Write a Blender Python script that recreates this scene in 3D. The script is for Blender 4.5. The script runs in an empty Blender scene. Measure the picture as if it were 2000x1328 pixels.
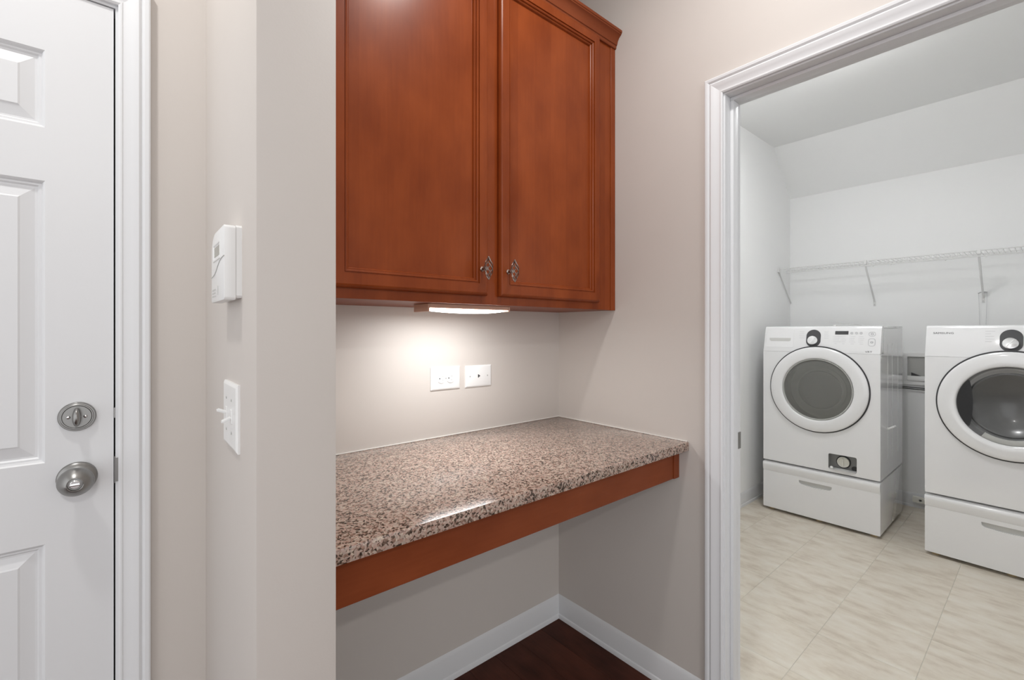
import bpy, bmesh, math, random
from mathutils import Matrix, Vector
random.seed(7)
R = math.radians
S = bpy.context.scene
COL = S.collection

# ------------------------------------------------------------------ camera
F_PX, YAW, HORIZON, EYE = 897.0, 40.28, 644.6, 1.31
cd = bpy.data.cameras.new('camera')
cam = bpy.data.objects.new('camera', cd)
COL.objects.link(cam)
cam.location = (0, 0, EYE)
cam.rotation_euler = (R(90), 0, R(-YAW))
cd.sensor_width = 36.0
cd.lens = 36.0 * F_PX / 2000.0
cd.shift_y = -(664.0 - HORIZON) / 2000.0
cd.clip_start = 0.02
S.camera = cam

# ------------------------------------------------------------------ world, exposure
w = bpy.data.worlds.new('world')
S.world = w
w.use_nodes = True
w.node_tree.nodes['Background'].inputs[0].default_value = (0.97, 0.98, 1.0, 1)
w.node_tree.nodes['Background'].inputs[1].default_value = 1.40   # daylight of the open room behind the camera
S.view_settings.view_transform = 'Standard'
S.view_settings.look = 'None'
S.view_settings.gamma = 1.0
S.view_settings.use_curve_mapping = False
S.view_settings.exposure = 0.0
S.cycles.diffuse_bounces = 7
HALL_W, DOOR_W, BACK_W, LAUNDRY_W, TASK_W = 11.0, 10.5, 26.0, 6.0, 1.9

# ------------------------------------------------------------------ materials
MATS = {}
def mat(name, col, rough=0.5, metal=0.0, spec=0.5, bump=0.0, bscale=60.0, var=0.0, vscale=8.0, stretch=(1, 1, 1), coat=0.0, emit=0.0):
    m = bpy.data.materials.new(name)
    m.use_nodes = True
    nt = m.node_tree
    b = nt.nodes['Principled BSDF']
    b.inputs['Base Color'].default_value = (*col, 1)
    b.inputs['Roughness'].default_value = rough
    b.inputs['Metallic'].default_value = metal
    b.inputs['Specular IOR Level'].default_value = spec
    b.inputs['Coat Weight'].default_value = coat
    b.inputs['Coat Roughness'].default_value = 0.08
    if emit:
        b.inputs['Emission Color'].default_value = (*col, 1)
        b.inputs['Emission Strength'].default_value = emit
    if var or bump:
        tc = nt.nodes.new('ShaderNodeTexCoord')
        mp = nt.nodes.new('ShaderNodeMapping')
        mp.inputs['Scale'].default_value = stretch
        nt.links.new(tc.outputs['Object'], mp.inputs[0])
    if var:
        n = nt.nodes.new('ShaderNodeTexNoise')
        n.inputs['Scale'].default_value = vscale
        n.inputs['Detail'].default_value = 5
        nt.links.new(mp.outputs[0], n.inputs[0])
        cr = nt.nodes.new('ShaderNodeValToRGB')
        cr.color_ramp.elements[0].position = 0.3
        cr.color_ramp.elements[1].position = 0.7
        cr.color_ramp.elements[0].color = (*[c * (1 - var) for c in col], 1)
        cr.color_ramp.elements[1].color = (*[min(1, c * (1 + var)) for c in col], 1)
        nt.links.new(n.outputs[0], cr.inputs[0])
        nt.links.new(cr.outputs[0], b.inputs['Base Color'])
    if bump:
        n2 = nt.nodes.new('ShaderNodeTexNoise')
        n2.inputs['Scale'].default_value = bscale
        n2.inputs['Detail'].default_value = 3
        nt.links.new(mp.outputs[0], n2.inputs[0])
        bp = nt.nodes.new('ShaderNodeBump')
        bp.inputs['Strength'].default_value = bump
        bp.inputs['Distance'].default_value = 0.002
        nt.links.new(n2.outputs[0], bp.inputs['Height'])
        nt.links.new(bp.outputs[0], b.inputs['Normal'])
    MATS[name] = m
    return m

mat('greige_paint', (0.60, 0.556, 0.518), 0.55, bump=0.05, bscale=300, var=0.012, vscale=3)
mat('laundry_paint', (0.85, 0.855, 0.85), 0.6, bump=0.05, bscale=300)
mat('ceiling_paint', (0.84, 0.84, 0.83), 0.8, bump=0.05, bscale=200)
mat('trim_paint', (0.71, 0.715, 0.725), 0.45)
mat('door_paint', (0.71, 0.715, 0.725), 0.36, bump=0.04, bscale=150)
mat('white_plastic', (0.82, 0.82, 0.81), 0.3)
mat('almond_plastic', (0.78, 0.77, 0.70), 0.35)
mat('white_enamel', (0.80, 0.80, 0.805), 0.16, coat=1.0)
mat('grey_plastic', (0.42, 0.42, 0.40), 0.4)
mat('bay_plastic', (0.27, 0.27, 0.26), 0.4)
mat('pocket_plastic', (0.55, 0.55, 0.53), 0.4)
mat('dark_plastic', (0.035, 0.035, 0.037), 0.35)
mat('charcoal_plastic', (0.06, 0.06, 0.063), 0.3)
mat('print_grey', (0.30, 0.30, 0.31), 0.5)
mat('print_light', (0.55, 0.55, 0.56), 0.5)
mat('print_dark', (0.04, 0.04, 0.045), 0.5)
mat('lcd', (0.36, 0.37, 0.33), 0.2)
mat('satin_nickel', (0.30, 0.295, 0.285), 0.33, 1.0)
mat('chrome', (0.80, 0.80, 0.80), 0.15, 1.0)
mat('drum_steel', (0.42, 0.42, 0.41), 0.38, 0.9)
mat('antique_pewter', (0.34, 0.28, 0.25), 0.3, 1.0)
mat('wire_coating', (0.70, 0.70, 0.69), 0.4)
mat('caulk', (0.80, 0.78, 0.74), 0.5)
mat('rubber', (0.05, 0.05, 0.05), 0.6)
mat('amber_foot', (0.50, 0.38, 0.22), 0.5)
mat('lamp_glass', (1.0, 0.98, 0.95), 0.4, emit=3.0)
mat('dome_glass', (0.99, 0.99, 1.0), 0.4, emit=27.0)
mat('task_lens', (1.0, 0.98, 0.94), 0.4, emit=9.0)
mat('almond_wood_reflection', (0.66, 0.40, 0.29), 0.4)  # pale almond lamp housing; the cabinet wood's reflection is put into its colour
mat('smoked_dish', (0.105, 0.105, 0.105), 0.25, coat=0.4)
mat('grout', (0.52, 0.50, 0.43), 0.7)

def wood(name, dark, light, rough, coat, along=1, bands=True, rnd=False):
    """stained wood, grain along one local axis, soft mottling and glued-up staves"""
    m = bpy.data.materials.new(name)
    m.use_nodes = True
    nt = m.node_tree
    N, L = nt.nodes, nt.links
    b = N['Principled BSDF']
    tc = N.new('ShaderNodeTexCoord')
    vec = tc.outputs['Object']
    if rnd:
        oi = N.new('ShaderNodeObjectInfo')
        ad = N.new('ShaderNodeVectorMath'); ad.operation = 'ADD'
        sc_ = N.new('ShaderNodeMath'); sc_.operation = 'MULTIPLY'; sc_.inputs[1].default_value = 37.0
        L.new(oi.outputs['Random'], sc_.inputs[0])
        L.new(vec, ad.inputs[0]); L.new(sc_.outputs[0], ad.inputs[1])
        vec = ad.outputs[0]
    def noise(scale, st, det):
        mp = N.new('ShaderNodeMapping')
        mp.inputs['Scale'].default_value = st
        L.new(vec, mp.inputs[0])
        n = N.new('ShaderNodeTexNoise')
        n.inputs['Scale'].default_value = scale
        n.inputs['Detail'].default_value = det
        L.new(mp.outputs[0], n.inputs[0])
        return n.outputs[0]
    st = [1.0, 1.0, 1.0]; st[along] = 0.07
    fine = noise(130, st, 4)
    st2 = [1.0, 1.0, 1.0]; st2[along] = 0.55
    mott = noise(9, st2, 4)
    mix = N.new('ShaderNodeMix'); mix.data_type = 'FLOAT'
    mix.inputs[0].default_value = 0.80
    L.new(fine, mix.inputs[2]); L.new(mott, mix.inputs[3])
    fac = mix.outputs[0]
    if bands:
        sx = N.new('ShaderNodeSeparateXYZ')
        L.new(tc.outputs['Object'], sx.inputs[0])
        mu = N.new('ShaderNodeMath'); mu.operation = 'MULTIPLY'; mu.inputs[1].default_value = 13.0
        L.new(sx.outputs[0 if along != 0 else 1], mu.inputs[0])
        fl = N.new('ShaderNodeMath'); fl.operation = 'FLOOR'
        L.new(mu.outputs[0], fl.inputs[0])
        wn = N.new('ShaderNodeTexWhiteNoise'); wn.noise_dimensions = '1D'
        L.new(fl.outputs[0], wn.inputs['W'])
        m2 = N.new('ShaderNodeMix'); m2.data_type = 'FLOAT'
        m2.inputs[0].default_value = 0.13
        L.new(fac, m2.inputs[2]); L.new(wn.outputs[0], m2.inputs[3])
        fac = m2.outputs[0]
    cr = N.new('ShaderNodeValToRGB')
    cr.color_ramp.elements[0].position = 0.3; cr.color_ramp.elements[0].color = (*dark, 1)
    cr.color_ramp.elements[1].position = 0.7; cr.color_ramp.elements[1].color = (*light, 1)
    L.new(fac, cr.inputs[0])
    L.new(cr.outputs[0], b.inputs['Base Color'])
    b.inputs['Roughness'].default_value = rough
    b.inputs['Specular IOR Level'].default_value = 0.08
    b.inputs['Coat Weight'].default_value = coat
    b.inputs['Coat Roughness'].default_value = 0.24
    MATS[name] = m
wood('cherry_wood', (0.175, 0.031, 0.0055), (0.272, 0.057, 0.012), 0.42, 0.28)
wood('cherry_plain', (0.185, 0.042, 0.014), (0.25, 0.062, 0.022), 0.42, 0.15, along=0, bands=False)
wood('floor_wood', (0.036, 0.013, 0.009), (0.105, 0.034, 0.021), 0.42, 0.0, along=1, bands=False, rnd=True)

def granite():
    m = bpy.data.materials.new('granite'); m.use_nodes = True
    nt = m.node_tree; N, L = nt.nodes, nt.links
    b = N['Principled BSDF']
    tc = N.new('ShaderNodeTexCoord')
    nz = N.new('ShaderNodeTexNoise'); nz.inputs['Scale'].default_value = 70; nz.inputs['Detail'].default_value = 4
    L.new(tc.outputs['Object'], nz.inputs[0])
    wv = N.new('ShaderNodeMix'); wv.data_type = 'VECTOR'; wv.inputs[0].default_value = 0.012
    L.new(tc.outputs['Object'], wv.inputs[4]); L.new(nz.outputs[1], wv.inputs[5])
    vo = N.new('ShaderNodeTexVoronoi'); vo.inputs['Scale'].default_value = 250
    L.new(wv.outputs[1], vo.inputs['Vector'])
    sp = N.new('ShaderNodeSeparateColor'); L.new(vo.outputs['Color'], sp.inputs[0])
    n2 = N.new('ShaderNodeTexNoise'); n2.inputs['Scale'].default_value = 60; n2.inputs['Detail'].default_value = 6
    L.new(tc.outputs['Object'], n2.inputs[0])
    mx = N.new('ShaderNodeMix'); mx.data_type = 'FLOAT'; mx.inputs[0].default_value = 0.45
    L.new(sp.outputs[0], mx.inputs[2]); L.new(n2.outputs[0], mx.inputs[3])
    cr = N.new('ShaderNodeValToRGB')
    e = cr.color_ramp.elements
    e[0].position = 0.22; e[0].color = (0.035, 0.024, 0.018, 1)
    e[1].position = 0.78; e[1].color = (0.56, 0.45, 0.36, 1)
    for p, c in ((0.33, (0.11, 0.075, 0.055, 1)), (0.43, (0.32, 0.20, 0.155, 1)), (0.55, (0.46, 0.325, 0.27, 1)), (0.68, (0.38, 0.31, 0.26, 1))):
        k = e.new(p); k.color = c
    L.new(mx.outputs[0], cr.inputs[0])
    L.new(cr.outputs[0], b.inputs['Base Color'])
    b.inputs['Roughness'].default_value = 0.16
    b.inputs['Specular IOR Level'].default_value = 0.5
    MATS['granite'] = m
granite()

def vinyl():
    m = bpy.data.materials.new('travertine_tile'); m.use_nodes = True
    nt = m.node_tree; N, L = nt.nodes, nt.links
    b = N['Principled BSDF']
    tc = N.new('ShaderNodeTexCoord')
    oi = N.new('ShaderNodeObjectInfo')
    ml = N.new('ShaderNodeMath'); ml.operation = 'MULTIPLY'; ml.inputs[1].default_value = 23.0
    L.new(oi.outputs['Random'], ml.inputs[0])
    ad = N.new('ShaderNodeVectorMath'); ad.operation = 'ADD'
    L.new(tc.outputs['Object'], ad.inputs[0]); L.new(ml.outputs[0], ad.inputs[1])
    mp = N.new('ShaderNodeMapping'); mp.inputs['Scale'].default_value = (2.6, 1.0, 1.0); mp.inputs['Rotation'].default_value = (0, 0, R(25))
    L.new(ad.outputs[0], mp.inputs[0])
    n = N.new('ShaderNodeTexNoise'); n.inputs['Scale'].default_value = 7; n.inputs['Detail'].default_value = 7; n.inputs['Roughness'].default_value = 0.62
    L.new(mp.outputs[0], n.inputs[0])
    cr = N.new('ShaderNodeValToRGB')
    e = cr.color_ramp.elements
    e[0].position = 0.32; e[0].color = (0.52, 0.455, 0.37, 1)
    e[1].position = 0.68; e[1].color = (0.68, 0.64, 0.56, 1)
    k = e.new(0.5); k.color = (0.63, 0.575, 0.485, 1)
    L.new(n.outputs[0], cr.inputs[0]); L.new(cr.outputs[0], b.inputs['Base Color'])
    b.inputs['Roughness'].default_value = 0.42
    MATS['travertine_tile'] = m
vinyl()

def glass(name, tint, body, body_mix):
    m = bpy.data.materials.new(name); m.use_nodes = True
    nt = m.node_tree; N, L = nt.nodes, nt.links
    b = N['Principled BSDF']
    b.inputs['Base Color'].default_value = (*body, 1)
    b.inputs['Roughness'].default_value = 0.06
    b.inputs['Coat Weight'].default_value = 0.3
    t = N.new('ShaderNodeBsdfTransparent'); t.inputs[0].default_value = (*tint, 1)
    mx = N.new('ShaderNodeMixShader')
    fr = N.new('ShaderNodeFresnel'); fr.inputs[0].default_value = 1.5
    mm = N.new('ShaderNodeMath'); mm.operation = 'ADD'; mm.use_clamp = True; mm.inputs[1].default_value = body_mix
    L.new(fr.outputs[0], mm.inputs[0])
    L.new(mm.outputs[0], mx.inputs[0]); L.new(t.outputs[0], mx.inputs[1]); L.new(b.outputs[0], mx.inputs[2])
    L.new(mx.outputs[0], N['Material Output'].inputs[0])
    MATS[name] = m
glass('washer_glass', (0.74, 0.74, 0.72), (0.40, 0.40, 0.375), 0.32)
glass('window_glass', (0.97, 0.98, 0.98), (0.8, 0.8, 0.8), 0.0)
glass('dryer_glass', (0.6, 0.6, 0.6), (0.35, 0.35, 0.35), 0.35)

# ------------------------------------------------------------------ mesh helpers
class MB:
    """one mesh: shapes collected in local (u right, v up, n outwards) or world coordinates"""
    def __init__(s): s.bm = bmesh.new()
    def box(s, x0, x1, y0, y1, z0, z1, bev=0.0, seg=2):
        t = bmesh.new()
        bmesh.ops.create_cube(t, size=1)
        bmesh.ops.scale(t, vec=(x1 - x0, y1 - y0, z1 - z0), verts=t.verts)
        bmesh.ops.translate(t, vec=((x0 + x1) / 2, (y0 + y1) / 2, (z0 + z1) / 2), verts=t.verts)
        if bev: bmesh.ops.bevel(t, geom=list(t.edges), offset=bev, segments=seg, profile=0.6, affect='EDGES')
        return s.add(t)
    def add(s, t, M=None):
        if M is not None: bmesh.ops.transform(t, matrix=M, verts=t.verts)
        me = bpy.data.meshes.new('tmp'); t.to_mesh(me); t.free()
        s.bm.from_mesh(me); bpy.data.meshes.remove(me)
        return s
    def prism(s, pts, a, b, axis=0, bev=0.0):
        """polygon extruded along axis; pts are the two other coordinates in axis order"""
        t = bmesh.new()
        def mk(p, h):
            c = list(p); c.insert(axis, h); return t.verts.new(c)
        A = [mk(p, a) for p in pts]; B = [mk(p, b) for p in pts]
        t.faces.new(A); t.faces.new(B[::-1])
        n = len(pts)
        for i in range(n): t.faces.new((A[i], B[i], B[(i + 1) % n], A[(i + 1) % n]))
        bmesh.ops.recalc_face_normals(t, faces=t.faces)
        if bev: bmesh.ops.bevel(t, geom=list(t.edges), offset=bev, segments=2, profile=0.6, affect='EDGES')
        return s.add(t)
    def plate(s, outer, holes, n0, n1, M=None):
        """flat plate with holes in the u-v plane, from n0 (back) to n1 (front)"""
        t = bmesh.new()
        loops = []
        for lp in [outer] + list(holes):
            vs = [t.verts.new((p[0], p[1], n1)) for p in lp]
            loops.append(vs)
            for i in range(len(vs)): t.edges.new((vs[i], vs[(i + 1) % len(vs)]))
        bmesh.ops.triangle_fill(t, use_beauty=True, use_dissolve=False, edges=list(t.edges), normal=(0, 0, 1))
        front = list(t.faces)
        for f in front:
            f.normal_update()
            if f.normal.z < 0: f.normal_flip()
        back = {}
        for lp in loops:
            for v in lp: back[v] = t.verts.new((v.co.x, v.co.y, n0))
        for f in front: t.faces.new([back[v] for v in reversed(f.verts)])
        for lp in loops:
            for i in range(len(lp)):
                a, b = lp[i], lp[(i + 1) % len(lp)]
                t.faces.new((a, b, back[b], back[a]))
        bmesh.ops.recalc_face_normals(t, faces=t.faces)
        return s.add(t, M)
    def lathe(s, prof, c=(0, 0, 0), seg=48, M=None, sx=1.0, sy=1.0, close=False):
        """profile of (radius, n) turned about the n axis"""
        t = bmesh.new()
        rings = []
        for r, h in prof:
            if r < 1e-6: rings.append([t.verts.new((0, 0, h))])
            else: rings.append([t.verts.new((r * sx * math.cos(2 * math.pi * k / seg), r * sy * math.sin(2 * math.pi * k / seg), h)) for k in range(seg)])
        prs = list(zip(rings, rings[1:]))
        if close: prs.append((rings[-1], rings[0]))
        for A, B in prs:
            for k in range(seg):
                k2 = (k + 1) % seg
                if len(A) == 1 and len(B) == 1: continue
                if len(A) == 1: t.faces.new((A[0], B[k2], B[k]))
                elif len(B) == 1: t.faces.new((A[k], A[k2], B[0]))
                else: t.faces.new((A[k], A[k2], B[k2], B[k]))
        bmesh.ops.recalc_face_normals(t, faces=t.faces)
        bmesh.ops.translate(t, vec=c, verts=t.verts)
        return s.add(t, M)
    def tube(s, pts, r, seg=8, cyc=False):
        t = bmesh.new()
        P = [Vector(p) for p in pts]; rings = []; n = len(P)
        rr = r if isinstance(r, (list, tuple)) else [r] * n
        up = None
        for i in range(n):
            d = (P[(i + 1) % n] - P[i - 1]) if cyc else (P[min(i + 1, n - 1)] - P[max(i - 1, 0)])
            d.normalize()
            if up is None:
                a = Vector((0, 0, 1)) if abs(d.z) < 0.9 else Vector((1, 0, 0))
                up = d.cross(a).normalized()
            else:
                up = (up - d * up.dot(d)).normalized()
            q = d.cross(up)
            rings.append([t.verts.new(P[i] + (up * math.cos(2 * math.pi * k / seg) + q * math.sin(2 * math.pi * k / seg)) * rr[i]) for k in range(seg)])
        prs = list(zip(rings, rings[1:]))
        if cyc: prs.append((rings[-1], rings[0]))
        for A, B in prs:
            for k in range(seg): t.faces.new((A[k], A[(k + 1) % seg], B[(k + 1) % seg], B[k]))
        if not cyc:
            t.faces.new(rings[0][::-1]); t.faces.new(rings[-1])
        bmesh.ops.recalc_face_normals(t, faces=t.faces)
        return s.add(t)
    def ring(s, x0, x1, y0, y1, prof, fill=None):
        """mitred frame on a rectangle; prof: (inset from the edge, n); fill adds the middle quad"""
        t = bmesh.new(); L = []
        for d, h in prof:
            L.append([t.verts.new(p) for p in ((x0 + d, y0 + d, h), (x1 - d, y0 + d, h), (x1 - d, y1 - d, h), (x0 + d, y1 - d, h))])
        for A, B in zip(L, L[1:]):
            for k in range(4): t.faces.new((A[k], A[(k + 1) % 4], B[(k + 1) % 4], B[k]))
        if fill: t.faces.new(L[-1])
        return s.add(t)
    def leg(s, prof, st):
        """moulding between two mitred stations; st(offset, height) gives the two points"""
        t = bmesh.new()
        A = []; B = []
        for d, h in prof:
            a, b = st(d, h); A.append(t.verts.new(a)); B.append(t.verts.new(b))
        n = len(prof)
        for i in range(n): t.faces.new((A[i], A[(i + 1) % n], B[(i + 1) % n], B[i]))
        t.faces.new(A); t.faces.new(B[::-1])
        bmesh.ops.recalc_face_normals(t, faces=t.faces)
        return s.add(t)
    def build(s, name, m, parent=None, smooth=35, recalc=False):
        if recalc: bmesh.ops.recalc_face_normals(s.bm, faces=s.bm.faces)
        me = bpy.data.meshes.new(name)
        s.bm.to_mesh(me); s.bm.free()
        me.materials.append(MATS[m])
        for p in me.polygons: p.use_smooth = True
        me.set_sharp_from_angle(angle=R(smooth))
        o = bpy.data.objects.new(name, me)
        COL.objects.link(o)
        if parent: o.parent = parent
        return o

def tag(o, label=None, cat=None, group=None, kind=None):
    if label: o['label'] = label
    if cat: o['category'] = cat
    if group: o['group'] = group
    if kind: o['kind'] = kind
    return o
def thing(name, label, cat, M, group=None):
    o = bpy.data.objects.new(name, None)
    o.empty_display_size = 0.05
    COL.objects.link(o)
    o.matrix_world = M
    return tag(o, label, cat, group)
def frame(u, n, o):
    """matrix taking (u, v, n) to the world: u and n horizontal world vectors, v = Z"""
    u = Vector(u).normalized(); n = Vector(n).normalized(); v = Vector((0, 0, 1))
    return Matrix(((u.x, v.x, n.x, o[0]), (u.y, v.y, n.y, o[1]), (u.z, v.z, n.z, o[2]), (0, 0, 0, 1)))
def facing_y(o): return frame((1, 0, 0), (0, -1, 0), o)      # on a wall that faces -Y
def facing_x(o): return frame((0, -1, 0), (-1, 0, 0), o)     # on a wall that faces -X
def struct(name, mb, m, smooth=35): return tag(mb.build(name, m, None, smooth), kind='structure')
def rrect(x0, x1, y0, y1, r, k=5):
    out = []
    for cx, cy, a in ((x1 - r, y0 + r, -90), (x1 - r, y1 - r, 0), (x0 + r, y1 - r, 90), (x0 + r, y0 + r, 180)):
        for i in range(k + 1):
            t = R(a + 90 * i / k); out.append((cx + r * math.cos(t), cy + r * math.sin(t)))
    return out
def circle(cx, cy, r, n=64): return [(cx + r * math.cos(2 * math.pi * i / n), cy + r * math.sin(2 * math.pi * i / n)) for i in range(n)]

# ------------------------------------------------------------------ dimensions
XR, YB = 1.524, 1.467            # alcove: right wall face and back wall face
PX0, PX1, PY = 0.1585, 0.283, 0.805   # short partition on the left
YD = 1.372                       # wall of the panelled door
CEIL = 2.822
LX0, LX1, LY1, LY0 = 1.638, 4.48, 1.50, -1.0   # laundry room
OPY1, OPY0, OPZ = 0.705, -0.062, 2.092         # clear laundry opening

# ------------------------------------------------------------------ the shell
struct('wall_back', MB().box(PX1, XR + 0.1, YB, YB + 0.02, 0, CEIL), 'greige_paint')
struct('wall_left', MB().box(PX0, PX1, PY, YB + 0.02, 0, CEIL, 0.004), 'greige_paint')
mb = MB()
mb.box(-2.2, -0.955, YD, YD + 0.118, 0, CEIL); mb.box(0.004, PX0, YD, YD + 0.118, 0, CEIL); mb.box(-0.955, 0.004, YD, YD + 0.118, 2.056, CEIL)
struct('wall_front', mb, 'greige_paint')
mb = MB()
for a, b_, c, d in ((OPY1 + 0.02, YB, 0, CEIL), (-3.2, OPY0 - 0.02, 0, CEIL), (OPY0 - 0.02, OPY1 + 0.02, OPZ + 0.02, CEIL)):
    mb.box(XR, XR + 0.057, a, b_, c, d)
struct('wall_right', mb, 'greige_paint')
mb = MB()
for a, b_, c, d in ((OPY1 + 0.02, LY1, 0, CEIL), (LY0, OPY0 - 0.02, 0, CEIL), (OPY0 - 0.02, OPY1 + 0.02, OPZ + 0.02, CEIL)):
    mb.box(XR + 0.0572, LX0, a, b_, c, d)
struct('wall_laundry_front', mb, 'laundry_paint')
struct('wall_laundry_left', MB().box(LX0 - 0.05, LX1 + 0.05, LY1, LY1 + 0.02, 0, CEIL), 'laundry_paint')
struct('wall_laundry_back', MB().box(LX1, LX1 + 0.05, LY0, LY1, 0, 2.46), 'laundry_paint')
WX0, WX1, WZ0, WZ1 = 1.90, 3.40, 0.80, 2.25      # daylight window in the laundry's right wall
mb = MB()
for a, b_, c, d in ((LX0, WX0, 0, CEIL), (WX1, LX1, 0, CEIL), (WX0, WX1, 0, WZ0), (WX0, WX1, WZ1, CEIL)): mb.box(a, b_, LY0 - 0.05, LY0, c, d)
struct('wall_laundry_right', mb, 'laundry_paint')
struct('ceiling', MB().box(-2.2, XR, -3.2, YB, CEIL, CEIL + 0.05), 'ceiling_paint')
struct('ceiling_laundry', MB().box(LX0, 4.12, LY0, LY1, CEIL, CEIL + 0.05), 'laundry_paint')
struct('ceiling_slope', MB().prism([(4.12, CEIL), (LX1, 2.46), (LX1 + 0.05, 2.50), (4.16, CEIL + 0.05)], LY0, LY1, axis=1), 'laundry_paint')

# dark plank floor: every plank a piece of its own
flr = struct('floor', MB().box(-2.2, XR + 0.057, -3.2, YB, -0.05, -0.012), 'floor_wood')
PW, PL = 0.127, 1.22
pm = None
x = XR; col_i = 0
while x > -2.2:
    off = random.uniform(0, PL)
    y = YB + off - PL
    top = YB
    while top > -3.2:
        bot = max(y, -3.2)
        L_ = top - bot
        if L_ > 0.02:
            p = MB().box(-PW / 2 + 0.0003, PW / 2 - 0.0003, -L_ / 2 + 0.0003, L_ / 2 - 0.0003, -0.012, 0, 0.0006, 1).build('plank', 'floor_wood', flr)
            p.location = (x - PW / 2, (top + bot) / 2, 0)
        top = bot; y = bot - PL
    x -= PW; col_i += 1
# beige laundry tiles
lfl = struct('floor_laundry', MB().box(XR + 0.057, LX1, LY0, LY1, -0.05, -0.0012), 'grout')
T = 0.325
xs = [3.587 + T * k for k in range(-6, 4)]; ys = [0.335 + T * k for k in range(-5, 5)]
for i in range(len(xs) - 1):
    for j in range(len(ys) - 1):
        a, b_ = max(xs[i], XR + 0.06), min(xs[i + 1], LX1); c, d = max(ys[j], LY0), min(ys[j + 1], LY1)
        if b_ - a < 0.02 or d - c < 0.02: continue
        p = MB().box(-(b_ - a) / 2 + .0009, (b_ - a) / 2 - .0009, -(d - c) / 2 + .0009, (d - c) / 2 - .0009, -0.006, 0, 0.0006, 1).build('tile', 'travertine_tile', lfl)
        p.location = ((a + b_) / 2, (c + d) / 2, 0)
tag(MB().box(XR, XR + 0.062, OPY0, OPY1, -0.001, 0.004, 0.002).build('trim_3', 'floor_wood'), kind='structure')

# baseboards: profile (thickness, height)
BB = [(0, 0), (0.013, 0), (0.013, 0.012), (0.0115, 0.017), (0.008, 0.020), (0.008, 0.074), (0.0065, 0.080), (0.006, 0.087), (0.004, 0.096), (0.001, 0.103), (0, 0.103)]
def base_x(name, x0, x1, yw, sgn, m0=0, m1=0):     # along X on a wall whose face is y=yw, room on the side sgn
    mb = MB().leg(BB, lambda d, h: ((x0 + m0 * d, yw + sgn * d, h), (x1 - m1 * d, yw + sgn * d, h)))
    struct(name, mb, 'trim_paint', 30)
def base_y(name, y0, y1, xw, sgn, m0=0, m1=0):
    mb = MB().leg(BB, lambda d, h: ((xw + sgn * d, y0 + m0 * d, h), (xw + sgn * d, y1 - m1 * d, h)))
    struct(name, mb, 'trim_paint', 30)
base_x('baseboard_back', PX1, XR, YB, -1, 1, 1)
base_y('baseboard_right', 0.775, YB, XR, -1, 0, 1)
base_y('baseboard_left', PY, YB, PX1, 1, -1, 1)
base_x('baseboard_partition', PX0, PX1, PY, -1, -1, -1)
base_y('baseboard_hall', PY, YD, PX0, -1, -1, 1)
base_x('baseboard_laundry_left', LX0, LX1, LY1, -1, 0, 1)
base_y('baseboard_laundry_back', LY0, LY1, LX1, -1, 0, 1)

# ------------------------------------------------------------------ door casings
CW = 0.057
CAS = [(0, 0), (0, 0.008), (0.004, 0.0105), (0.007, 0.0105), (0.0085, 0.009), (0.013, 0.0095), (0.024, 0.0125), (0.031, 0.0155), (0.036, 0.0165), (0.040, 0.0145), (0.0415, 0.0130), (0.043, 0.0150), (0.047, 0.0175), (0.054, 0.0180), (0.057, 0.0165), (0.057, 0)]
def casing(root, a0, a1, zt):
    """two legs and a mitred head in the root's (u, v, n) frame around the opening a0..a1, height zt"""
    MB().leg(CAS, lambda d, h: ((a0 - d, 0, h), (a0 - d, zt + d, h))).build('casing_leg', 'trim_paint', root, 25)
    MB().leg(CAS, lambda d, h: ((a1 + d, 0, h), (a1 + d, zt + d, h))).build('casing_leg', 'trim_paint', root, 25)
    MB().leg(CAS, lambda d, h: ((a0 - d, zt + d, h), (a1 + d, zt + d, h))).build('casing_head', 'trim_paint', root, 25)
def trim_root(name, M):
    o = bpy.data.objects.new(name, None); COL.objects.link(o); o.matrix_world = M; o['kind'] = 'structure'
    o.empty_display_size = 0.05
    return o
w1 = trim_root('window_1', Matrix.Identity(4))
for nm, a, b_, c, d in (('window_frame', WX0, WX0 + 0.04, WZ0, WZ1), ('window_frame', WX1 - 0.04, WX1, WZ0, WZ1), ('window_frame', WX0 + 0.04, WX1 - 0.04, WZ0, WZ0 + 0.04), ('window_frame', WX0 + 0.04, WX1 - 0.04, WZ1 - 0.04, WZ1), ('meeting_rail', WX0 + 0.04, WX1 - 0.04, 1.53, 1.57)):
    MB().box(a, b_, LY0 - 0.045, LY0 - 0.005, c, d, 0.002, 1).build(nm, 'trim_paint', w1)
for c, d in ((WZ0 + 0.04, 1.53), (1.57, WZ1 - 0.04)): MB().box(WX0 + 0.04, WX1 - 0.04, LY0 - 0.027, LY0 - 0.023, c, d).build('pane', 'window_glass', w1)
# laundry opening: u = -Y, n = -X
t1 = trim_root('trim_1', facing_x((XR, 0, 0)))
U0, U1 = -OPY1, -OPY0
casing(t1, U0 - 0.005, U1 + 0.005, OPZ + 0.005)
D_ = -(LX0 - XR)
MB().box(U0 - 0.019, U0, 0, OPZ, D_, 0, 0.0008, 1).build('jamb_side', 'trim_paint', t1)
MB().box(U1, U1 + 0.019, 0, OPZ, D_, 0, 0.0008, 1).build('jamb_side', 'trim_paint', t1)
MB().box(U0 - 0.019, U1 + 0.019, OPZ, OPZ + 0.019, D_, 0, 0.0008, 1).build('jamb_head', 'trim_paint', t1)
MB().box(U0, U0 + 0.011, 0, OPZ - 0.011, -0.072, -0.036, 0.002).build('door_stop', 'trim_paint', t1)
MB().box(U1 - 0.011, U1, 0, OPZ - 0.011, -0.072, -0.036, 0.002).build('door_stop', 'trim_paint', t1)
MB().box(U0, U1, OPZ - 0.011, OPZ, -0.072, -0.036, 0.002).build('door_stop', 'trim_paint', t1)
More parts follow.
